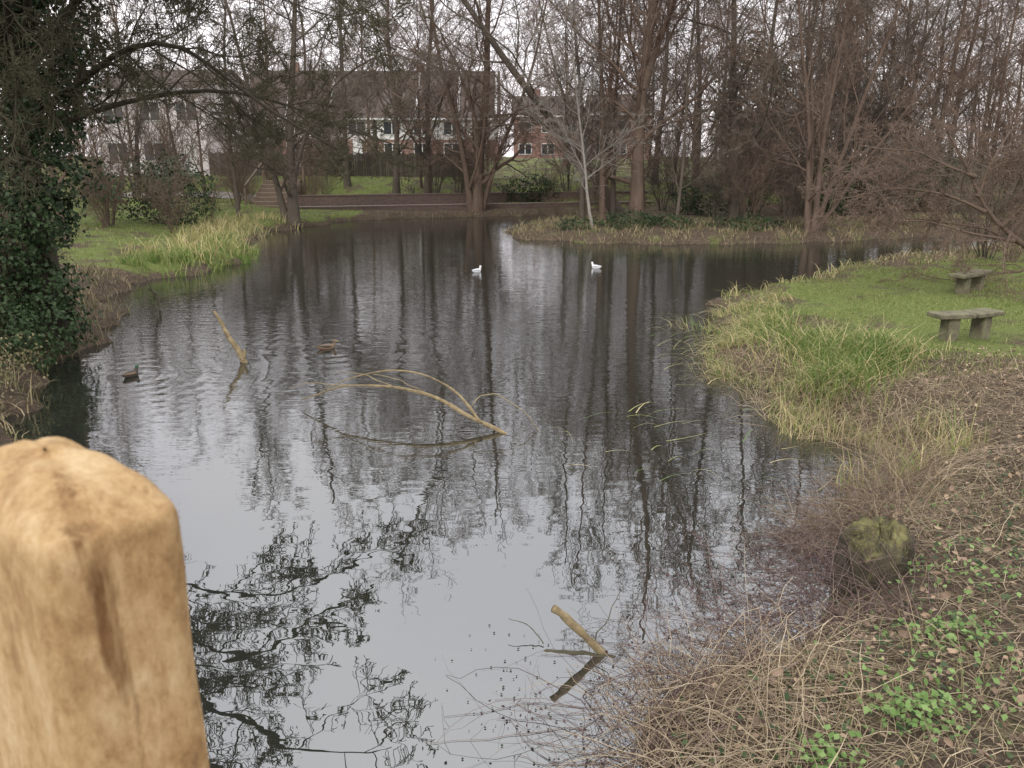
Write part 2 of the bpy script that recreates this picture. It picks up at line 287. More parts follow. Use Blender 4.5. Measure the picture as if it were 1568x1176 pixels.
hero('ivy_clad_tree',[([(-7.4,12.6,.2),(-7.2,12.4,3),(-7.0,12.2,6),(-6.6,12,11)],.26,.06),
 ([(-7.0,12.2,3.6),(-5.4,11.4,4.15),(-4.5,10.8,4.5),(-3.6,10.5,4.2),(-3.0,10.4,3.6),(-2.2,10.3,3.0)],.06,.01),
 ([(-7.0,12.2,3.3),(-5.4,11.6,3.75),(-4.2,11.6,3.95),(-3.0,11.9,3.7),(-1.9,12.2,3.1)],.05,.01),
 ([(-6.9,12.2,4.3),(-5.2,10.8,5.0),(-3.8,9.8,5.1),(-2.4,9.2,4.9),(-1.6,9.0,4.5)],.065,.01),
 ([(-6.9,12.2,5),(-5.2,11,6.2),(-3.4,10.2,7.0),(-2.0,9.8,7.2)],.07,.01),
 ([(-6.9,12.2,5.8),(-5.6,10,7.4),(-4.4,8.4,8.4),(-3.0,7.6,8.8)],.07,.01),
 ([(-7,12.2,4.4),(-6.0,9.6,5.6),(-4.6,7.8,6.0),(-3.0,7.0,5.8),(-1.9,6.7,5.4)],.065,.01),
 ([(-7,12.2,5.2),(-5.6,10.2,5.9),(-4.2,8.8,6.3),(-2.6,8.0,6.7),(-1.5,7.8,6.7)],.065,.01),
 ([(-6.9,12.2,4.1),(-5.6,9.4,5.0),(-4.2,7.8,5.3),(-2.6,7.3,5.2),(-1.4,7.2,4.9)],.055,.01),
 ([(-7,12.2,4.8),(-5.8,8.9,6.0),(-4.2,6.6,6.5),(-2.6,5.9,6.3),(-1.3,5.7,5.9)],.06,.01),
 ([(-6.9,12.2,4.5),(-5.2,9.6,5.7),(-3.6,8.6,6.0),(-2.2,8.3,5.9),(-1.1,8.3,5.5)],.055,.01),
 ([(-7,12.2,4.9),(-6,10,6.6),(-4.6,8.6,7.6),(-2.8,8.2,7.9),(-1.4,8.3,7.7)],.055,.01)],40,OH,M_moss,.0045,wob=.14)
hero('hawthorn_tree',[([(12.6,17.4,.2),(11.4,17.2,.85),(10.5,17,1.3),(9.8,17,1.9),(9.5,17,2.6),(9.0,17,3.3)],.1,.02),
 ([(10.5,17,1.3),(9.4,16.9,1.5),(8.4,16.8,1.75),(7.4,16.6,1.7)],.035,.008),([(9.8,17,1.9),(8.9,17,2.3),(7.9,17.1,2.4),(6.8,17.2,2.1)],.035,.008),
 ([(9.6,17,2.2),(9.9,17.3,3),(10.6,17.5,3.8)],.035,.008),([(9.5,17,2.6),(8.4,17.5,3.1),(7.4,17.8,3.2)],.03,.008),([(10.2,17,1.6),(10.6,16.6,2.6),(11.4,16.4,3.5)],.035,.008)],41,
 [(12,.5,(25,65),8,-.01,.15,.5,.1,1.),(9,.5,(25,60),6,-.03,.17,.6,.15,1.),(7,.5,(25,60),5,-.02,.2,.6,.1,1.),(4,.5,(25,65),4,0,.2,.75,.1,1.)],M_barkred,.0038,wob=.06)
def ok(x,y): return sdist(np.array([x]),np.array([y]))[0]>.5
for (x0,x1,y0,y1,n,kinds) in ((12,24,34,44,9,('tall','slim','multi')),(16,44,37,62,15,('tall','multi','slim')),(7,16,38,60,7,('tall','slim')),(-34,-13,24,44,5,('tall','multi','slim')),(-24,-3,47,54,6,('slim','tall')),(-20,-10.5,14,24,3,('multi','slim')),(17,30,16,27,3,('multi','tall')),(3,8,46,56,2,('slim','slim'))):
    k=0
    while k<n:
        x=RNG.uniform(x0,x1); y=RNG.uniform(y0,y1)
        if not ok(x,y): continue
        kd=kinds[RNG.integers(len(kinds))]
        inst(kd,{'tall':'bare_tree','slim':'slim_bare_tree','multi':'multi_stem_tree'}[kd],x,y,RNG.uniform(.75,1.15),tilt=.06); k+=1
for (kd,nm,x0,x1,y0,y1,n,s0,s1) in (('bush','bare_shrub',7,24,31,40,13,.6,1.),('bush','bare_shrub',20,40,34,46,7,.9,1.3),('bush','bare_shrub',-16,-10.5,22,36,5,.5,.8),('bush','bare_shrub',-11.5,-8.8,13,20,6,.5,.9),('bush','bare_shrub',-9,-6.9,9.5,13.5,4,.35,.6),('bush','bare_shrub',-16,4,45.2,48,8,.35,.6),('bush','bare_shrub',.8,5,33,42,3,.3,.6),('bush','bare_shrub',12.5,22,17,26,5,.5,.9),
    ('thicket','bare_sapling_thicket',-28,-1,47,54,11,.55,.95),('thicket','bare_sapling_thicket',2,14,47,64,6,.6,1.0),('thicket','bare_sapling_thicket',8,30,36,50,9,.7,1.1),('thicket','bare_sapling_thicket',-16,-9.6,15,30,4,.4,.6),('thicket','bare_sapling_thicket',-24,-12,36,46,3,.5,.8)):
    k=0
    while k<n:
        x=RNG.uniform(x0,x1); y=RNG.uniform(y0,y1)
        if not ok(x,y): continue
        inst(kd,nm,x,y,RNG.uniform(s0,s1),tilt=.1); k+=1
DT=[(14,.38,(30,60),6,.07,.13,.5,.2,1.),(8,.5,(25,60),5,.05,.16,.6,.2,1.),(6,.55,(25,60),4,.03,.2,.6,.1,1.)]
srcs=[tree_mb([([(0,0,-.3),(.1,.1,5),(-.2,.2,10),(.3,0,15)],.18,.03)],50+s,DT,.014,k0=5).data() for s in range(3)]
dm=MB()
for k in range(54):
    V,F,A,_=srcs[k%3]; a=RNG.uniform(0,6.28); s=RNG.uniform(.75,1.15)
    if k<32: x=RNG.uniform(16,75); y=RNG.uniform(60,95)
    elif k<43: x=RNG.uniform(-75,-28); y=RNG.uniform(66,95)
    elif k<50: x=RNG.uniform(-34,-6); y=RNG.uniform(98,120)
    else: x=RNG.uniform(-22,12); y=RNG.uniform(64,74)
    c,sn=math.cos(a),math.sin(a); W=np.stack([V[:,0]*c-V[:,1]*sn,V[:,0]*sn+V[:,1]*c,V[:,2]],-1)*s+np.array([x,y,G(x,y)])
    dm.add(W,F,A)
dm.obj('distant_trees',[M_barkred])
# ------------------------------------------------------------------ leafy masses
def leafmass(mb,c,r,n,size,out=1.,a=(0,1),m=0):
    v=nrm(RNG.normal(size=(n,3))); rad=RNG.uniform(.55,1.05,n)**.6
    bumpy=1+.22*np.sin(v[:,0]*5+c[0]*3)*np.sin(v[:,1]*6+c[1])+.15*np.sin(v[:,2]*9+v[:,0]*7)
    pos=np.array(c)+v*np.array(r)*(rad*bumpy)[:,None]
    keep=pos[:,2]>gz(pos[:,0],pos[:,1])+.01; pos=pos[keep];v=v[keep];rad=rad[keep]
    nor=nrm(v*out+RNG.normal(size=v.shape)*.6+np.array([0,0,.3]))
    q=len(pos); V,F=leafq(pos,nor,RNG.uniform(.6,1.2,q)*size)
    cl=.5+.35*np.sin(pos[:,0]*4.1+1)*np.sin(pos[:,2]*3.3)*np.sin(pos[:,1]*3.7)
    A=np.clip(cl*.5+RNG.uniform(a[0],a[1],q)*.5,0,1); mb.add(V,F,np.repeat(A,4),m)
iv=MB()
for z in np.arange(.5,10,.55):
    rr=.5 if z<2.2 else (.8 if z<6 else .6)
    cx=lerp(-7.4,-6.6,z/10)+RNG.uniform(-.3,.3); cy=12.3+RNG.uniform(-.2,.2)
    leafmass(iv,(cx,cy,z),(rr*RNG.uniform(.8,1.35),rr,.5),1500,.08)
for (c,r,n) in (((-8.6,12.8,4.2),(.9,.9,1.9),4500),((-8.9,12.6,1.9),(.8,.8,1.1),3000),((-8.3,12.6,6.3),(1,.9,1.3),3500),((-6.25,12.1,4.9),(.55,.5,.9),1900),((-5.9,11.8,6.2),(.7,.7,.9),2000),((-6.5,12.0,3.6),(.4,.4,.6),1000)):
    leafmass(iv,c,r,n,.08)
iv.obj('ivy',[M_ivy])
def bush(name,parts,size,m=M_ivy,a=(0,1)):
    b=MB()
    for c,r,n in parts: leafmass(b,(c[0],c[1],c[2]),r,n,size,a=a)
    b.obj(name,[m])
bush('evergreen_shrub',[((-7.4,11.4,.7),(.6,.6,.6),1500),((-6.8,11.0,.4),(.4,.5,.4),700),((-8.3,11.6,1.2),(.6,.6,.8),1500)],.065,a=(.3,1))
bush('ivy_bank',[((-6.9,9.6,.4),(.7,1.2,.55),2200),((-6.5,8.6,.3),(.6,.8,.45),1400)],.05,M_drygrass,(0,.7))
bush('evergreen_shrub',[((-12.6,31,1.7),(1.5,1.2,1.3),2500),((-14.2,31.5,1.8),(1.4,1.2,1.2),2000)],.11,a=(0,.4))
bush('evergreen_shrub',[((1.0,46.6,1.2),(1.7,1,.9),2500)],.11,M_ivy,(0,.3))
bush('evergreen_shrub',[((10.2,37,1.7),(1.6,1.2,1.3),2300),((8.3,37,1.2),(1.2,1,.9),1500)],.11,a=(0,.5))
bush('ivy_bank',[((4.6,31.2,.5),(1.3,.7,.55),2500),((6,31.2,.4),(1.2,.7,.5),2000),((9,30.9,.4),(1.8,.6,.5),2500),((2.6,31,.45),(.9,.6,.35),1200)],.08,a=(.1,.9))
bush('evergreen_shrub',[((14,36,1.5),(1.3,1,1.5),2000),((19,38,2.2),(1.8,1.5,2),2500)],.12,M_ivy,(0,.5))
bush('evergreen_tree',[((14.8,52,6.5),(2.2,2,3.5),4500),((14.8,52,3),(1.8,1.6,2),2500)],.24,M_ivy,(.0,.5))
# ------------------------------------------------------------------ scatter
def pts(n,x0,x1,y0,y1,d0,d1,dens=None):
    x=RNG.uniform(x0,x1,n);y=RNG.uniform(y0,y1,n); d=sdist(x,y); k=(d>d0)&(d<d1)
    k&=~(((x-2.5)**2+(y-4.85)**2)<.29**2)
    if dens is not None: k&=RNG.uniform(0,1,n)<dens(x,y)
    x=x[k];y=y[k];d=d[k]; return np.stack([x,y,np.maximum(gz(x,y,d),-.05)],-1)
def grass(mb,p,L,W,lean,droop,a,az=None):
    n=len(p); u=lambda r:RNG.uniform(r[0],r[1],n)
    az=RNG.uniform(0,6.28,n) if az is None else az+RNG.normal(size=n)*.7
    V,F=blades(p,u(L),u(W),u(lean),u(droop),az); mb.add(V,F,np.repeat(np.clip(u(a),0,1),8))
m=MB()
bd=lambda x,y: np.clip(.12+.88*(np.sin(x*3.1+y*.8)*np.sin(y*2.7)+.3*np.sin(y*7+x*5)>0.),0,1)
grass(m,pts(6500,2.9,6,9.0,16,-.3,.6,bd),(.2,.6),(.008,.016),(.3,1.1),(.2,.9),(.0,.7))
grass(m,pts(5500,3.0,6,9.4,16,-.15,.8,bd),(.25,.65),(.007,.015),(.5,1.3),(.5,1.1),(.6,1.),az=3.3)
grass(m,pts(3500,4.4,9.5,15.8,21.5,-.2,.5,bd),(.15,.5),(.012,.02),(.3,1.1),(.3,.9),(.3,1.))
grass(m,pts(2400,3.0,5,6.6,9.3,-.6,.35,bd),(.2,.6),(.006,.012),(.2,.9),(.1,.7),(.3,1.))
grass(m,pts(450,2.6,4,9.5,15,-.8,-.2,bd),(.25,.7),(.005,.01),(.8,1.4),(.6,1.1),(.4,1.),az=3.1)
def clump(cx,cy,sx,sy,n,L,a,lean=(.15,.8),az=None):
    x=RNG.normal(cx,sx,n);y=RNG.normal(cy,sy,n); d=sdist(x,y);k=d>-.25;x=x[k];y=y[k]
    grass(m,np.stack([x,y,np.maximum(gz(x,y),-.05)],-1),L,(.007,.016),lean,(.1,.7),a,az)
for (cx,cy,n,h) in ((4.9,10.7,1300,.52),(4.35,11.4,900,.46),(4.3,10.2,1000,.5),(5.3,11.2,300,.35),(4.1,12.8,600,.4),(4.5,13.8,350,.32),(3.95,9.6,700,.48)):
    clump(cx,cy,.26,.28,n,(h*.5,h*1.15),(.0,.4)); clump(cx,cy,.3,.3,n//3,(h*.5,h*1.2),(.5,1.),(.4,1.3))
m.obj('reed_bed',[M_reed])
m=MB()
grass(m,pts(7000,-11,-7.5,20.5,27,-.3,1.0,bd),(.2,.6),(.012,.025),(.2,.9),(.1,.6),(.0,.6))
grass(m,pts(5000,-12,-8,22,36,-.1,2.0,bd),(.3,.8),(.015,.03),(.3,.9),(.2,.7),(.5,1.))
m.obj('reed_bed',[M_reed])
m=MB()
ld=lambda x,y: .2+.8*(wav(x*.8,y*.8)>-.2)
grass(m,pts(56000,4,13,9.5,22,.3,30,ld),(.02,.08),(.006,.012),(.2,1.),(0,.5),(0,1))
grass(m,pts(8000,-20,-8,20,44,.3,30,ld),(.06,.14),(.015,.03),(.2,.8),(0,.4),(0,1.))
grass(m,pts(8000,-22,8,45,53,.3,30,ld),(.08,.18),(.03,.05),(.2,.8),(0,.4),(0,1.))
m.obj('lawn_grass',[M_grass])
m=MB()
grass(m,pts(24000,-.5,24,28.6,36,-.1,3.2,bd),(.12,.5),(.012,.025),(.3,1.),(.2,.9),(0,1.))
grass(m,pts(5000,-10,6,39,46,-.1,.6),(.08,.22),(.02,.04),(.3,1.),(.2,.9),(.1,.8))
grass(m,pts(6000,-11,-5,8,20,-.1,1.5),(.15,.5),(.01,.02),(.3,1.),(.2,.9),(.1,1.))
grass(m,pts(9000,9,24,21,29,-.1,2.),(.15,.4),(.015,.03),(.3,1.),(.2,.9),(0,1.))
m.obj('bank_vegetation',[M_drygrass])
def stems(mb,p,L,r,elev,droop,a,az=None,n=6,wig=.22,k=3,azs=.6):
    M=len(p); u=lambda q:RNG.uniform(q[0],q[1],M)
    az=RNG.uniform(0,6.28,M) if az is None else az+RNG.normal(size=M)*azs
    e=u(elev); d=np.stack([np.cos(az)*np.cos(e),np.sin(az)*np.cos(e),np.sin(e)],-1); Lk=u(L)/(n-1); dr=u(droop)
    P=np.empty((M,n,3)); P[:,0]=p
    for q in range(1,n):
        d=d+RNG.normal(size=(M,3))*wig; d[:,2]-=dr; d=nrm(d); P[:,q]=P[:,q-1]+d*Lk[:,None]
        g_=np.maximum(gz(P[:,q,0],P[:,q,1]),0)+.005; P[:,q,2]=np.maximum(P[:,q,2],g_)
    R=u(r)[:,None]*np.linspace(1,.45,n)[None]; V,F=tubes(P,R,k); mb.add(V,F,np.repeat(u(a),n*k)); return P
m=MB()
stems(m,pts(9500,.5,7,2.2,9.5,0,4.),(.12,.6),(.0012,.0035),(.0,.8),(.1,.4),(.2,1.))
stems(m,pts(4500,2.3,4.0,5.6,8.4,-.35,.5),(.3,.8),(.0015,.003),(.1,1.1),(.1,.3),(.1,.8))
stems(m,pts(1600,.4,1.8,2.4,4.8,-.1,.7),(.3,.8),(.0018,.004),(.1,1.0),(.1,.35),(.3,1.))
stems(m,pts(1300,2.9,4.6,7.3,12,-.6,.2),(.3,.7),(.002,.004),(.5,1.4),(.02,.2),(.2,.9))
m.obj('dead_stems',[M_straw])
m=MB()
P=stems(m,pts(1150,.5,2.8,3,5.8,-.2,.5),(.5,1.3),(.0015,.0032),(.2,1.1),(.08,.3),(.2,1.),az=2.5,n=10,wig=.17,azs=.8)
stems(m,P[:,4],(.15,.5),(.001,.0018),(.0,1.2),(.05,.2),(.2,1.),n=5)
stems(m,P[::2,7],(.15,.4),(.001,.0016),(.0,1.2),(.05,.2),(.2,1.),n=5)
stems(m,pts(1100,1.9,3.6,4.8,8,-.3,.4),(.3,.9),(.0015,.003),(.2,1.3),(.1,.3),(.2,.8),az=2.8,n=8,azs=1.)
stems(m,pts(220,.6,3.4,2.8,8.5,-1.2,-.1),(.15,.5),(.001,.002),(.3,1.3),(.1,.3),(.0,.6),n=7)
k=P[::2,5:].reshape(-1,3); V,F=leafq(k+RNG.normal(size=k.shape)*.02,nrm(RNG.normal(size=k.shape)),RNG.uniform(.01,.03,len(k))); m.add(V,F,.05)
m.obj('bramble',[M_purple])
m=MB()
dn=lambda x,y: .2+.8*(wav(x*1.3,y*1.3)>.1)
grass(m,pts(26000,.5,8,2.2,10.5,0,6,dn),(.06,.24),(.003,.007),(.4,1.4),(.3,1.),(.4,1.))
grass(m,pts(7000,1.2,6,2.2,8,.1,5,lambda x,y:1.*(wav(x*1.1+3,y*1.4)>.2)),(.05,.16),(.003,.006),(.4,1.2),(.3,.9),(.0,.35))
m.obj('dry_grass',[M_drygrass])
def curled(mb,p,nor,size,a):
    M=len(p); r=RNG.normal(size=(M,3)); t=nrm(np.cross(nor,r)); b=np.cross(nor,t); s=size[:,None]; cu=RNG.uniform(-.1,.45,M)[:,None]
    us=[-.5,-.2,.2,.5]; ws=[.06,.3,.26,.02]; V=[]
    for u_,w_ in zip(us,ws):
        for v_ in (-1,0,1):
            V.append(p+t*s*u_+b*s*w_*v_*RNG.uniform(.8,1.1,M)[:,None]+nor*s*(cu*(u_*2)**2*.4+abs(v_)*.13))
    V=np.stack(V,1); o_=(np.arange(M)*12)[:,None,None]
    q=np.array([[i*3+j,i*3+j+1,(i+1)*3+j+1,(i+1)*3+j] for i in range(3) for j in range(2)])[None]
    mb.add(V,(o_+q).reshape(-1,4),np.repeat(a,12))
m=MB()
p=pts(17000,.6,9,2.2,11,.1,6); p[:,2]+=RNG.uniform(.005,.07,len(p)); nn=nrm(RNG.normal(size=p.shape)*.5+np.array([0,0,1])); V,F=leafq(p,nn,RNG.uniform(.012,.05,len(p)),.33)
m.add(V,F,np.repeat(RNG.uniform(0,1,len(p))**1.3,4))
p=pts(450,1.2,5.5,2.6,6.5,.25,6); p[:,2]+=.05; curled(m,p,nrm(RNG.normal(size=p.shape)*.6+np.array([0,-.1,1])),RNG.uniform(.04,.085,len(p)),RNG.uniform(.3,1,len(p)))
m.obj('leaf_litter',[M_litter])
def patch(mb,cx,cy,sx,sy,n,h,size,a):
    x=RNG.normal(cx,sx,n);y=RNG.normal(cy,sy,n);d=sdist(x,y);kk=d>-.1;x=x[kk];y=y[kk]
    p=np.stack([x,y,np.maximum(gz(x,y),0)+RNG.uniform(.02,h,len(x))],-1)
    V,F=leafq(p,nrm(RNG.normal(size=p.shape)*.4+np.array([0,-.3,1])),RNG.uniform(.5,1.3,len(x))*size,.36); mb.add(V,F,np.repeat(RNG.uniform(*a,len(x)),4))
m=MB()
for c in ((1.95,3.25,.12,.1,190),(2.5,3.95,.12,.12,140),(1.4,3.0,.08,.06,100),(3.3,6.9,.15,.12,90),(2.9,4.6,.2,.2,80),(2.15,3.4,.3,.25,90),(3.0,5.4,.5,.4,80)):
    patch(m,*c,.14,.038,(.2,1.))
m.obj('nettle_patch',[M_green])
m=MB()
for c in ((2.6,4.0,.6,.5,260),(1.6,3.2,.4,.3,140),(4.2,6.0,.8,.9,240),(3.4,5.0,.5,.5,200)):
    patch(m,*c,.07,.042,(.4,1.))
m.obj('ground_ivy',[M_ivy])
m=MB(); p=np.stack([RNG.normal(.1,.22,110),RNG.normal(3.85,.4,110),np.full(110,.006)],-1); p=p[sdist(p[:,0],p[:,1])<-.05]
V,F=leafq(p,nrm(RNG.normal(size=p.shape)*.15+np.array([0,0,1])),RNG.uniform(.008,.02,len(p)),.45); m.add(V,F,.1)
x=RNG.uniform(1.2,4,260);y=RNG.uniform(4.5,9.5,260);d=sdist(x,y);kk=(d<-.02)&(d>-1.);p=np.stack([x[kk],y[kk],np.full(kk.sum(),.006)],-1)
V,F=leafq(p,nrm(RNG.normal(size=p.shape)*.15+np.array([0,0,1])),RNG.uniform(.01,.035,len(p)),.4); m.add(V,F,np.repeat(RNG.uniform(0,1,len(p)),4)); m.obj('floating_leaves',[M_ivy])
m=MB()
for k in range(60):
    x=RNG.uniform(.3,3.0) if k<24 else RNG.uniform(2.2,3.5); y=RNG.uniform(6.8,9.4) if k<24 else RNG.uniform(9.0,14.5); a=RNG.uniform(-.6,1.1); L=RNG.uniform(.15,.6)
    n=6; s=np.linspace(0,1,n); c=RNG.uniform(-.5,.5); z1=RNG.uniform(0,.09)
    Pp=np.stack([x+np.cos(a+c*s)*L*s,y+np.sin(a+c*s)*L*s,.008+z1*np.sin(s*3)],-1); sd=np.array([-math.sin(a),math.cos(a),0])*(RNG.uniform(.003,.008)*(1-.8*s))[:,None]
    V=np.stack([Pp-sd,Pp+sd],1); b=np.arange(n-1)*2; m.add(V,np.stack([b,b+1,b+3,b+2],-1),RNG.uniform(.1,1))
m.obj('fallen_reeds',[M_reed])
# ------------------------------------------------------------------ sticks in water
M_stick=mat('wet_stick',[(0,(.05,.038,.026)),(.35,(.15,.11,.065)),(.6,(.3,.235,.13)),(1,(.42,.35,.21))],14,.2,.75,.8,bs=40)
def stick(name,lst,k=10,wob=.012,cap=True,mt=None):
    rg=np.random.default_rng(len(name)); m=MB()
    for p,a,b in lst:
        P=resample(p,22,wob,rg)[None]; R=np.linspace(a,b,22)[None]*(1+.1*rg.normal(size=(1,22)))
        if cap: P=np.concatenate([P,P[:,-1:]+(P[:,-1:]-P[:,-2:-1])*.02],1); R=np.concatenate([R,[[.0005]]],1)
        V,F=tubes(P,R,k); m.add(V,F,.5)
    m.obj(name,[mt or M_stick])
stick('broken_stick',[([(.70,4.4,-.14),(.48,4.39,.1),(.26,4.38,.33)],.023,.026)],wob=.004)
stick('waterlogged_branch',[([(.2,4.42,-.015),(.4,4.4,-.008),(.66,4.36,-.015)],.018,.026),([(.2,4.48,.01),(.1,4.6,.08),(0,4.62,.1)],.004,.002),([(.5,4.4,.05),(.62,4.5,.22),(.7,4.5,.4)],.004,.002)],mt=M_moss)
stick('broken_branch',[([(-4.0,11.8,-.15),(-4.1,11.82,.1),(-4.3,11.9,.4),(-4.5,12,.74)],.055,.022),([(-4.1,11.8,.0),(-4.02,11.8,.14),(-4.04,11.8,.2)],.03,.015)])
stick('fallen_branch',[([(.05,8.5,-.08),(-.07,8.55,.0),(-.48,8.7,.14),(-.95,9.0,.32),(-1.44,9.23,.37),(-2.1,9.4,.32),(-2.6,9.56,.08)],.03,.007),
 ([(-.35,8.62,.1),(-.64,8.97,.37),(-1.03,9.17,.535),(-1.44,9.28,.555),(-1.94,9.45,.41),(-2.35,9.5,.22)],.016,.005),
 ([(-.5,8.8,.2),(-.4,8.9,.34),(-.18,8.92,.38),(.12,8.76,.2),(.3,8.67,.0)],.007,.004),
 ([(-1.44,9.23,.37),(-1.8,9.3,.5),(-2.1,9.3,.52)],.007,.003),([(-1.0,9.02,.33),(-1.3,9.0,.5),(-1.6,9.0,.58)],.006,.003),([(-2.0,9.4,.33),(-2.5,9.3,.38),(-2.7,9.3,.3)],.005,.003)],wob=.02)
stick('fallen_branch',[([(-7.4,16.3,.4),(-7.2,16.2,.3),(-7.1,16,-.1)],.03,.02),([(-7.2,16.1,.2),(-7.3,16,.7)],.015,.006)],mt=M_moss)
M_stump=mat('mossy_stump',[(0,(.02,.018,.012)),(.3,(.06,.052,.036)),(.48,(.1,.088,.05)),(.62,(.18,.165,.07)),(.8,(.28,.26,.12)),(1,(.36,.33,.18))],9,.45,.95,1.,bs=40)
k1=36; aa=np.arange(k1)/k1*2*math.pi; prof=[(0.27,-.25),(.255,-.1),(.245,0),(.235,.08),(.225,.16),(.22,.22),(.215,.27),(.2,.31),(.17,.34),(.13,.36),(.09,.37),(.05,.375),(.003,.375)]
V=[];A=[]
for r,z in prof:
    lump=1+.11*np.sin(aa*3+z*4)+.07*np.sin(aa*7+z*16)+.04*RNG.normal(size=k1)
    V.append(np.stack([np.cos(aa)*r*lump,np.sin(aa)*r*lump,z+.022*RNG.normal(size=k1)+.05*np.sin(aa+1)*(r>.05)],-1)); A.append(np.clip(sst(.2,.36,z)*.6+.2*RNG.normal(size=k1)*(z>.12),0,1))
V=np.concatenate(V);i=np.arange(len(prof)-1)[:,None]*k1+np.arange(k1)[None];i2=np.arange(len(prof)-1)[:,None]*k1+(np.arange(k1)+1)%k1
m=MB(); m.add(V,np.stack([i,i2,i2+k1,i+k1],-1),np.concatenate(A)); 
v=nrm(RNG.normal(size=(1800,3)));v[:,2]=np.abs(v[:,2]); pp=np.stack([v[:,0]*.2,v[:,1]*.2,.27+v[:,2]*.09],-1)
Vb,Fb=blades(pp,RNG.uniform(.01,.04,1800),RNG.uniform(.003,.006,1800),RNG.uniform(.3,1.2,1800),RNG.uniform(.2,1.2,1800),RNG.uniform(0,6.28,1800)); m.add(Vb,Fb,np.repeat(RNG.uniform(.1,1,1800),8))
m.obj('mossy_stump',[M_stump],loc=(2.55,5.08,.14))
# ------------------------------------------------------------------ boxes
def box(mb,x0,x1,y0,y1,z0,z1,m=0,a=.5):
    V=np.array([(x0,y0,z0),(x1,y0,z0),(x1,y1,z0),(x0,y1,z0),(x0,y0,z1),(x1,y0,z1),(x1,y1,z1),(x0,y1,z1)],float)
    F=np.array([[0,3,2,1],[4,5,6,7],[0,1,5,4],[1,2,6,5],[2,3,7,6],[3,0,4,7]]); mb.add(V,F,a,m)
def bev(o,w=.01,s=2):
    b=o.modifiers.new('bevel','BEVEL'); b.width=w; b.segments=s; return o
M_bench=mat('weathered_wood',[(0,(.04,.035,.025)),(.4,(.11,.095,.07)),(.55,(.17,.16,.1)),(1,(.24,.24,.15))],7,.2,.9,.7,(1,1,1),bs=25)
def bench(x,y,rot,L,ang):
    e=empty('park_bench',(x,y,G(x,y)-.02),rot); d=.34
    for q,(nm,sx,tz) in enumerate((('seat_slab',-1,0),('seat_slab_2',1,ang))):
        m=MB(); box(m,*( (-L/2,-.004) if sx<0 else (.004,L/2)),-d/2,d/2,.36,.43); o=m.obj(nm,[M_bench],False,e); o.rotation_euler=(0,0,tz); bev(o,.018,3)
    for q,cx in enumerate((-L*.25,L*.27)):
        m=MB(); box(m,cx-.09,cx+.09,-.11,.11,-.15,.36); o=m.obj('leg_%d'%(q+1),[M_bench],False,e); bev(o,.02,3); o.rotation_euler=(0,0,ang if q else 0)
bench(6.75,11.7,.15,1.15,.3)
bench(9.35,16.3,.6,1.3,.15)
def post():
    m=MB(); k=72; a=np.arange(k)/k*2*math.pi+math.pi/4
    p=6.5; cx=np.cos(a);sy=np.sin(a); rr=1/(np.abs(cx)**p+np.abs(sy)**p)**(1/p)
    sx_,sy_=.104,.19
    levels=[(1,-1.5)]+[(1,z) for z in np.linspace(-.6,-.03,28)]+[(1-.1*(1-math.cos(t)),-.028+.014*math.sin(t)) for t in np.linspace(.1,1.35,7)]+[(q,-.0135+.03*(1-(q/.92)**2.8)) for q in np.linspace(.88,.02,20)]
    V=[]
    for q,z in levels:
        t=(z>-.02)*1.
        X_=cx*rr*q*sx_/2; Y_=sy*rr*q*sy_/2
        jz=t*(.0016*np.sin(X_*150+Y_*60)+.0012*np.sin(Y_*190+1))+.0006*np.sin(a*9+z*30)
        V.append(np.stack([X_*(1+.012*np.sin(z*40+a*3)),Y_*(1+.01*np.sin(z*33+a*4)),z+jz],-1))
    V=np.concatenate(V); i=np.arange(len(levels)-1)[:,None]*k+np.arange(k)[None];i2=np.arange(len(levels)-1)[:,None]*k+(np.arange(k)+1)%k
    m.add(V,np.stack([i,i2,i2+k,i+k],-1),.5)
    mt,nt,pb,o=base('new_pine')
    n1=noise(nt,85,8,(1,1,.5),rough=.82); n2=noise(nt,15,7,(1,1,.6),rough=.62); n3=noise(nt,24,5,(1,1,.16))
    v=math_(nt,'ADD',math_(nt,'MULTIPLY',n1.outputs['Fac'],.5),math_(nt,'MULTIPLY',n2.outputs['Fac'],.5))
    r=ramp(nt,[(.34,(.22,.115,.045)),(.44,(.46,.275,.115)),(.52,(.63,.415,.2)),(.62,(.78,.58,.335))]); nt.links.new(v,r.inputs[0])
    ck=ramp(nt,[(.32,(.4,.3,.2)),(.4,(1,1,1))]); nt.links.new(n3.outputs['Fac'],ck.inputs[0])
    mu=nt.nodes.new('ShaderNodeMixRGB'); mu.blend_type='MULTIPLY'; mu.inputs[0].default_value=1; nt.links.new(r.outputs[0],mu.inputs[1]); nt.links.new(ck.outputs[0],mu.inputs[2])
    nt.links.new(mu.outputs[0],pb.inputs['Base Color'])
    pb.inputs['Roughness'].default_value=.8
    b=nt.nodes.new('ShaderNodeBump'); b.inputs['Strength'].default_value=1; b.inputs['Distance'].default_value=.01; nt.links.new(v,b.inputs['Height']); nt.links.new(b.outputs[0],pb.inputs['Normal'])
    o=m.obj('wooden_post',[mt]); o.location=(-.23-.0312-.076,.53-.0415+.057,2.779); o.rotation_euler=(0,0,math.radians(53))
    return mt
M_pine=post()
e=empty('footbridge',(0,0,0))
for k in range(44):
    m=MB(); x=-5.8+k*.16; box(m,x,x+.145,-1.2,.38,1.3,1.34); bev(m.obj('deck_board_%d'%k,[M_bench],False,e),.004,1)
m=MB(); box(m,-6,1.4,.26,.38,1.05,1.296); m.obj('beam_front',[M_bench],False,e)
m=MB(); box(m,-6,1.4,-1.2,-1.08,1.05,1.296); m.obj('beam_back',[M_bench],False,e)
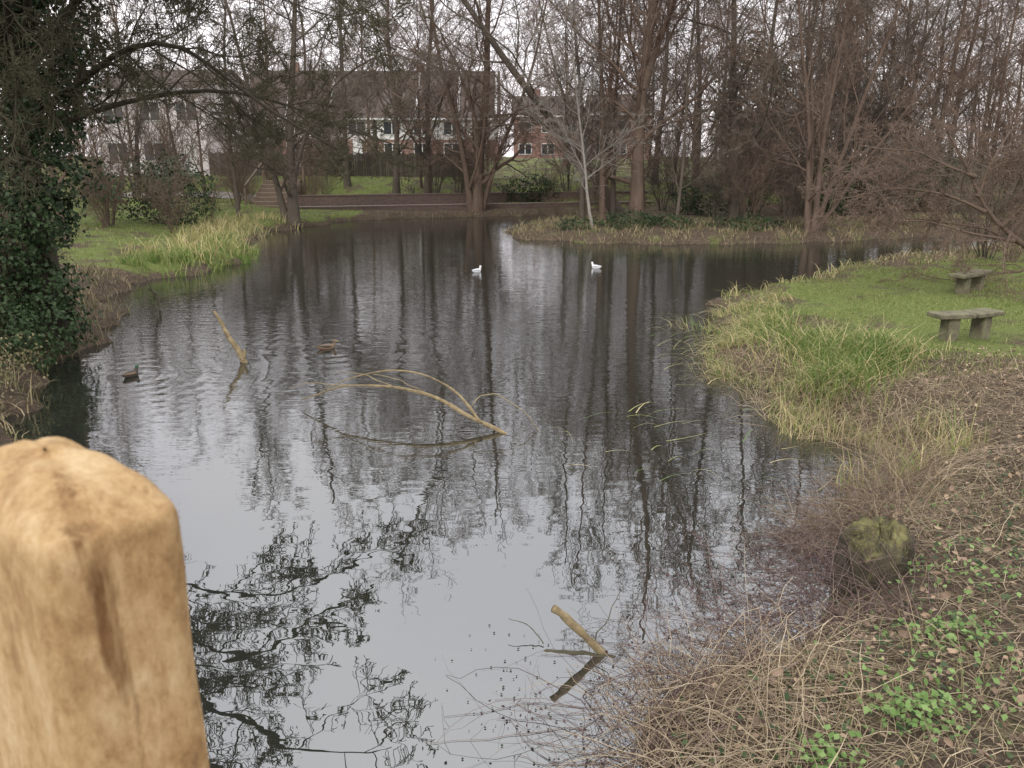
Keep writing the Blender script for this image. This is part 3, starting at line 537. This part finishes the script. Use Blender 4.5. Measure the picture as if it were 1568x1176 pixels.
m=MB(); box(m,-.24,1.3,.5,.56,2.15,2.27); m.obj('rail_right',[M_pine],False,e)
m=MB(); box(m,-5.6,-.44,.5,.56,2.15,2.27); m.obj('rail_left',[M_pine],False,e)
# ------------------------------------------------------------------ buildings
def brickmat(name,c1,c2):
    mt,nt,p,o=base(name); tc=nt.nodes.new('ShaderNodeTexCoord'); b=nt.nodes.new('ShaderNodeTexBrick'); mp=nt.nodes.new('ShaderNodeMapping'); mp.inputs['Rotation'].default_value=(math.radians(90),0,0)
    nt.links.new(tc.outputs['Object'],mp.inputs[0]); nt.links.new(mp.outputs[0],b.inputs[0]); b.inputs['Scale'].default_value=4.4
    b.inputs['Color1'].default_value=(*c1,1); b.inputs['Color2'].default_value=(*c2,1); b.inputs['Mortar'].default_value=(.3,.27,.24,1); b.inputs['Mortar Size'].default_value=.012
    nt.links.new(b.outputs[0],p.inputs['Base Color']); p.inputs['Roughness'].default_value=.9; return mt
M_brick=brickmat('brick',(.26,.14,.11),(.2,.105,.085)); M_dbrick=brickmat('dark_brick',(.15,.095,.08),(.1,.065,.055))
M_tile=mat('roof_tile',[(0,(.045,.035,.032)),(.5,(.1,.078,.07)),(1,(.15,.12,.105))],3,.0,.9,.5,(1,6,6))
M_white=mat('white_paint',[(0,(.58,.57,.56)),(1,(.76,.75,.74))],3,0,.6)
M_render=mat('pale_render',[(0,(.52,.46,.46)),(1,(.72,.66,.67))],1.5,0,.8)
M_fence=mat('dark_fence',[(0,(.045,.036,.03)),(.5,(.09,.074,.062)),(1,(.15,.125,.105))],4,.5,.9)
mt,nt,p,o=base('window_glass'); p.inputs['Base Color'].default_value=(.03,.035,.04,1); p.inputs['Roughness'].default_value=.08; M_glass=mt
def house(name,x,y,zb,W,Dp,H,RH,rot,upper,lower,floors=2,nw=3,door=True,chim=True,verges=()):
    e=empty(name,(x,y,zb),rot); h2=H*.48
    m=MB(); box(m,0,W,0,Dp,-1,h2); m.obj('lower_walls',[lower],False,e)
    m=MB(); box(m,0,W,0,Dp,h2,H); m.obj('upper_walls',[upper],False,e)
    V=np.array([(0,0,H),(W,0,H),(0,Dp,H),(W,Dp,H),(0,Dp/2,H+RH),(W,Dp/2,H+RH)],float)
    gm=bpy.data.meshes.new('gables'); gm.from_pydata([tuple(v) for v in V],[],[(0,4,2),(1,3,5)]); gm.materials.append(upper); mkobj('gables',gm,e)
    o_=.35; t=.14; sl=RH/(Dp/2); r=MB()
    V=[]
    for yy,zz in ((-o_,H-o_*sl),(Dp/2,H+RH),(Dp+o_,H-o_*sl)):
        for xx in (-.25,W+.25):
            V+= [(xx,yy,zz+.03),(xx,yy,zz+.03+t)]
    V=np.array(V,float); Fq=[]
    for rw in (0,1):
        a=rw*4;b=a+4
        Fq+= [[a+1,a+3,b+3,b+1],[a,b,b+2,a+2],[a,a+1,b+1,b],[a+2,b+2,b+3,a+3]]
    Fq+=[[0,2,3,1],[8,9,11,10]]
    r.add(V,np.array(Fq)); r.obj('roof',[M_tile],False,e)
    f=MB(); box(f,-.25,W+.25,-o_-.05,-o_-.003,H-o_*sl-.02,H-o_*sl+.16); f.obj('gutter_board',[M_white],False,e)
    for q,vx in enumerate(verges):
        vm=MB(); V=np.array([(vx,-o_-.06,H-o_*sl),(vx+.2,-o_-.06,H-o_*sl),(vx+.2,Dp/2,H+RH),(vx,Dp/2,H+RH)],float); V2=V+np.array([0,0,.36])
        vm.add(np.concatenate([V,V2]),np.array([[0,3,2,1],[4,5,6,7],[0,1,5,4],[1,2,6,5],[2,3,7,6],[3,0,4,7]])); vm.obj('verge_%d'%q,[M_white],False,e)
    q=0
    for fl in range(floors):
        zc=H*(.25 if fl==0 else .74)
        for i in range(nw):
            cx=W*(i+.5)/nw; ww=W/nw*.26; hh=.55
            if fl==0 and door and i==nw-1:
                dmb=MB(); box(dmb,cx-.45,cx+.45,-.05,-.003,-.3,1.9); dmb.obj('door',[M_white],False,e); continue
            fm=MB(); box(fm,cx-ww-.08,cx+ww+.08,-.06,-.003,zc-hh-.08,zc+hh+.08); fm.obj('window_frame_%d'%q,[M_white],False,e)
            gm_=MB()
            for sx in (-1,1):
                box(gm_,*(sorted((cx+sx*.05,cx+sx*ww))),-.085,-.063,zc-hh,zc+hh)
            gm_.obj('window_glass_%d'%q,[M_glass],False,e); q+=1
    if chim:
        cm=MB(); box(cm,W*.3,W*.3+.8,Dp/2-.3,Dp/2+.3,H+RH-.6,H+RH+.9); box(cm,W*.3+.12,W*.3+.35,Dp/2-.12,Dp/2+.12,H+RH+.9,H+RH+1.2); cm.obj('chimney',[lower],False,e)
house('terraced_house',-24.5,78,2.6,11.5,9,4.0,4.2,0.05,M_render,M_brick,nw=4,verges=(3.6,7.6))
house('terraced_house',-12.6,78.6,2.6,11.2,9,4.0,4.2,0.0,M_white,M_brick,nw=4,verges=(3.6,7.5,11.0))
house('garage',0.2,98,2.6,8,8,5.0,2.2,0,M_brick,M_brick,nw=3)
house('garage',9.2,98,2.6,7,8,5.2,2.2,0,M_brick,M_brick,nw=3)
house('white_house',-27.5,56,2.0,7.6,8,5.2,1.4,-.12,M_render,M_render,nw=3,chim=False)
house('garage',18,70,2.4,6,6,2.6,1.6,0,M_white,M_white,floors=1,nw=2,chim=False)  # small white garage, added for an indistinct white shape behind the trees
m=MB(); 
for x in np.arange(-20,-2.5,.15): 
    z=G(x,55); box(m,x,x+.14,55+.02*math.sin(x*9),55.03+.02*math.sin(x*9),z-.1,z+1.5+.05*math.sin(x*31)+.06*math.sin(x*1.3),0,RNG.uniform(0,1))
for x in np.arange(-20,-2.5,1.83): z=G(x,55); box(m,x,x+.1,55.06,55.16,z-.1,z+1.65)
m.obj('panel_fence',[M_fence],False)
e=empty('wooden_rail_fence')
for k,x in enumerate(np.arange(19.6,34,1.7)):
    m=MB(); z=G(x,36.5); box(m,x-.06,x+.06,36.44,36.56,z-.2,z+1.3); m.obj('fence_post_%d'%k,[M_bench],False,e)
for q,h in enumerate((.5,.85,1.18)):
    m=MB(); z=G(25,36.5); box(m,19.4,33.5,36.37,36.43,z+h-.05,z+h+.05); m.obj('rail_%d'%q,[M_bench],False,e)
m=MB(); wp=[(-11.5,41.2),(-8.8,41.8),(-6,42.7),(-2,43.9),(2,45.1),(5,46.2),(8,46.4)]
for off,zb,zt in ((0,-.2,.5),(2.1,.2,.98)):
  for a,b in zip(wp[:-1],wp[1:]):
    a=np.array(a,float)+np.array([0,off]);b=np.array(b,float)+np.array([0,off]); nrml=np.array([-(b-a)[1],(b-a)[0]]);nrml=nrml/np.linalg.norm(nrml)*.24
    for (z0,z1,o_) in ((zb,zt,0),(zt+.003,zt+.07,.03)):
        w0=nrml*(0-o_/.24);w1=nrml*(1+o_/.24)
        V=np.array([(*(a+w0),z0),(*(b+w0),z0),(*(b+w1),z0),(*(a+w1),z0),(*(a+w0),z1),(*(b+w0),z1),(*(b+w1),z1),(*(a+w1),z1)]); m.add(V,np.array([[0,3,2,1],[4,5,6,7],[0,1,5,4],[1,2,6,5],[2,3,7,6],[3,0,4,7]]))
m.obj('retaining_wall',[M_dbrick],False)
M_step=mat('step_timber',[(0,(.07,.05,.04)),(.5,(.16,.12,.09)),(1,(.24,.19,.15))],4,.3,.9,.4)
e=empty('garden_steps',(-12.6,42.3,.35))
for k in range(7):
    m=MB(); box(m,-1.0,1.0,k*.5,k*.5+.5,-.4,.2*(k+1)); bev(m.obj('step_%d'%k,[M_step],False,e),.015,1)
for sx in (-1.1,1.1):
    m=MB(); box(m,sx-.05,sx+.05,0,.1,-.3,1.2); box(m,sx-.05,sx+.05,3.4,3.5,.2,2.4)
    V=np.array([(sx-.04,.0,1.1),(sx+.04,.0,1.1),(sx+.04,3.5,2.3),(sx-.04,3.5,2.3)]); V=np.concatenate([V,V+np.array([0,0,.1])]); m.add(V,np.array([[0,3,2,1],[4,5,6,7],[0,1,5,4],[1,2,6,5],[2,3,7,6],[3,0,4,7]])); m.obj('handrail',[M_step],False,e)
M_path=mat('path_gravel',[(0,(.18,.16,.14)),(1,(.33,.3,.27))],12,0,.9,.3)
m=MB(); s=np.linspace(0,1,40); px=lerp(-26,-13,s); py=46.2+1.0*np.sin(s*3)
V=np.stack([np.stack([px,py,gz(px,py)+.03],-1),np.stack([px,py+1.1,gz(px,py+1.1)+.03],-1)],1); b=np.arange(39)*2; m.add(V,np.stack([b,b+2,b+3,b+1],-1)); m.obj('footpath',[M_path])
# ------------------------------------------------------------------ birds
def plain(name,c,r=.6):
    mt,nt,p,o=base(name); n=noise(nt,40,3); rp=ramp(nt,[(.3,tuple(x*.6 for x in c)),(.7,c)]); nt.links.new(n.outputs['Fac'],rp.inputs[0]); nt.links.new(rp.outputs[0],p.inputs['Base Color']); p.inputs['Roughness'].default_value=r; return mt
def bird(name,x,y,rot,sc,cb,cw,ch,cbill):
    e=empty(name,(x,y,0),rot); e.scale=(sc,sc,sc)
    def loft(nm,pts_,mt,sq=1.):
        P=np.array([p[:3] for p in pts_],float)[None]; R=np.array([p[3] for p in pts_],float)[None]
        V,F=tubes(P,R,14); V=V.copy(); V[:,1]*=sq; m=MB(); m.add(V,F); o=m.obj(nm,[mt],True,e); s=o.modifiers.new('s','SUBSURF'); s.levels=s.render_levels=1
    loft('body',[(-.27,0,.085,.002),(-.24,0,.078,.02),(-.18,0,.06,.045),(-.1,0,.045,.075),(0,0,.035,.09),(.08,0,.04,.088),(.14,0,.055,.07),(.17,0,.085,.045),(.18,0,.12,.034),(.188,0,.145,.034)],cb)
    loft('head',[(.183,0,.13,.033),(.187,0,.155,.036),(.2,0,.182,.041),(.215,0,.2,.034),(.222,0,.212,.004)],ch)
    loft('face',[(.2,0,.178,.03),(.225,0,.176,.032),(.245,0,.172,.02),(.252,0,.17,.003)],ch)
    loft('bill',[(.24,0,.172,.014),(.265,0,.168,.011),(.295,0,.164,.009),(.302,0,.163,.001)],cbill,1.2)
    for s,nm in ((-1,'wing_left'),(1,'wing_right')):
        loft(nm,[(.1,.065*s,.065,.004),(.06,.075*s,.07,.028),(-.04,.075*s,.075,.034),(-.14,.05*s,.085,.02),(-.25,.018*s,.1,.003)],cw)
br=plain('duck_brown',(.2,.13,.08)); dk=plain('duck_dark',(.06,.045,.03)); gr=plain('mallard_green',(.02,.08,.04),.3); yb=plain('duck_bill',(.4,.3,.05)); wh=plain('gull_white',(.85,.85,.85)); gy_=plain('gull_grey',(.55,.57,.6)); rd=plain('gull_bill',(.3,.05,.03))
bird('mallard_duck',-3.0,12.7,.5,.66,br,dk,br,yb); bird('mallard_duck',-5.4,11.0,1.3,.66,dk,br,gr,yb)
bird('gull',-.95,21.7,.9,.75,wh,gy_,wh,rd); bird('gull',2.35,22.5,2.3,.75,wh,gy_,wh,rd)
# ------------------------------------------------------------------ world, sun, camera
W=bpy.data.worlds.new('World'); S.world=W; W.use_nodes=True; nt=W.node_tree
bg=nt.nodes['Background']; sk=nt.nodes.new('ShaderNodeTexSky'); sk.sky_type='NISHITA'; sk.sun_disc=False; sk.sun_elevation=math.radians(38); sk.sun_rotation=math.radians(200)
tc=nt.nodes.new('ShaderNodeTexCoord'); sp=nt.nodes.new('ShaderNodeSeparateXYZ'); nt.links.new(tc.outputs['Generated'],sp.inputs[0])
cr=ramp(nt,[(0,(.72,.665,.66)),(.2,(.72,.69,.695)),(.5,(.76,.765,.785)),(1,(1,.99,.98))]); nt.links.new(sp.outputs['Z'],cr.inputs[0])
nz=nt.nodes.new('ShaderNodeTexNoise'); nz.inputs['Scale'].default_value=2.2; nz.inputs['Detail'].default_value=5; nt.links.new(tc.outputs['Generated'],nz.inputs[0])
nr=ramp(nt,[(.3,(.86,.87,.9)),(.7,(1.,1.,1.))]); nt.links.new(nz.outputs['Fac'],nr.inputs[0])
mu=nt.nodes.new('ShaderNodeMixRGB'); mu.blend_type='MULTIPLY'; mu.inputs[0].default_value=1; nt.links.new(cr.outputs[0],mu.inputs[1]); nt.links.new(nr.outputs[0],mu.inputs[2])
sc=nt.nodes.new('ShaderNodeVectorMath'); sc.operation='SCALE'; sc.inputs['Scale'].default_value=23; nt.links.new(mu.outputs[0],sc.inputs[0])
mx=nt.nodes.new('ShaderNodeMixRGB'); mx.inputs[0].default_value=.94; nt.links.new(sk.outputs[0],mx.inputs[1]); nt.links.new(sc.outputs[0],mx.inputs[2])
nt.links.new(mx.outputs[0],bg.inputs[0]); bg.inputs[1].default_value=.1
sl=bpy.data.lights.new('sun','SUN'); sl.energy=1.5; sl.angle=math.radians(18); sl.color=(1,.94,.86)
so=bpy.data.objects.new('sun',sl); C.objects.link(so)
az=math.radians(200); el=math.radians(38); dv=Vector((math.sin(az)*math.cos(el),math.cos(az)*math.cos(el),math.sin(el)))
so.rotation_euler=dv.to_track_quat('Z','Y').to_euler(); so.location=(0,-5,20)
cam=bpy.data.cameras.new('camera'); cam.sensor_width=36; cam.lens=28.26; cam.clip_start=.05; cam.clip_end=2000
cam.dof.use_dof=True; cam.dof.focus_distance=12; cam.dof.aperture_fstop=11
co=bpy.data.objects.new('camera',cam); C.objects.link(co); co.location=(0,0,3); co.rotation_euler=(math.radians(90-15.8),0,0)
S.camera=co
S.view_settings.view_transform='Standard'; S.view_settings.look='None'; S.view_settings.exposure=0
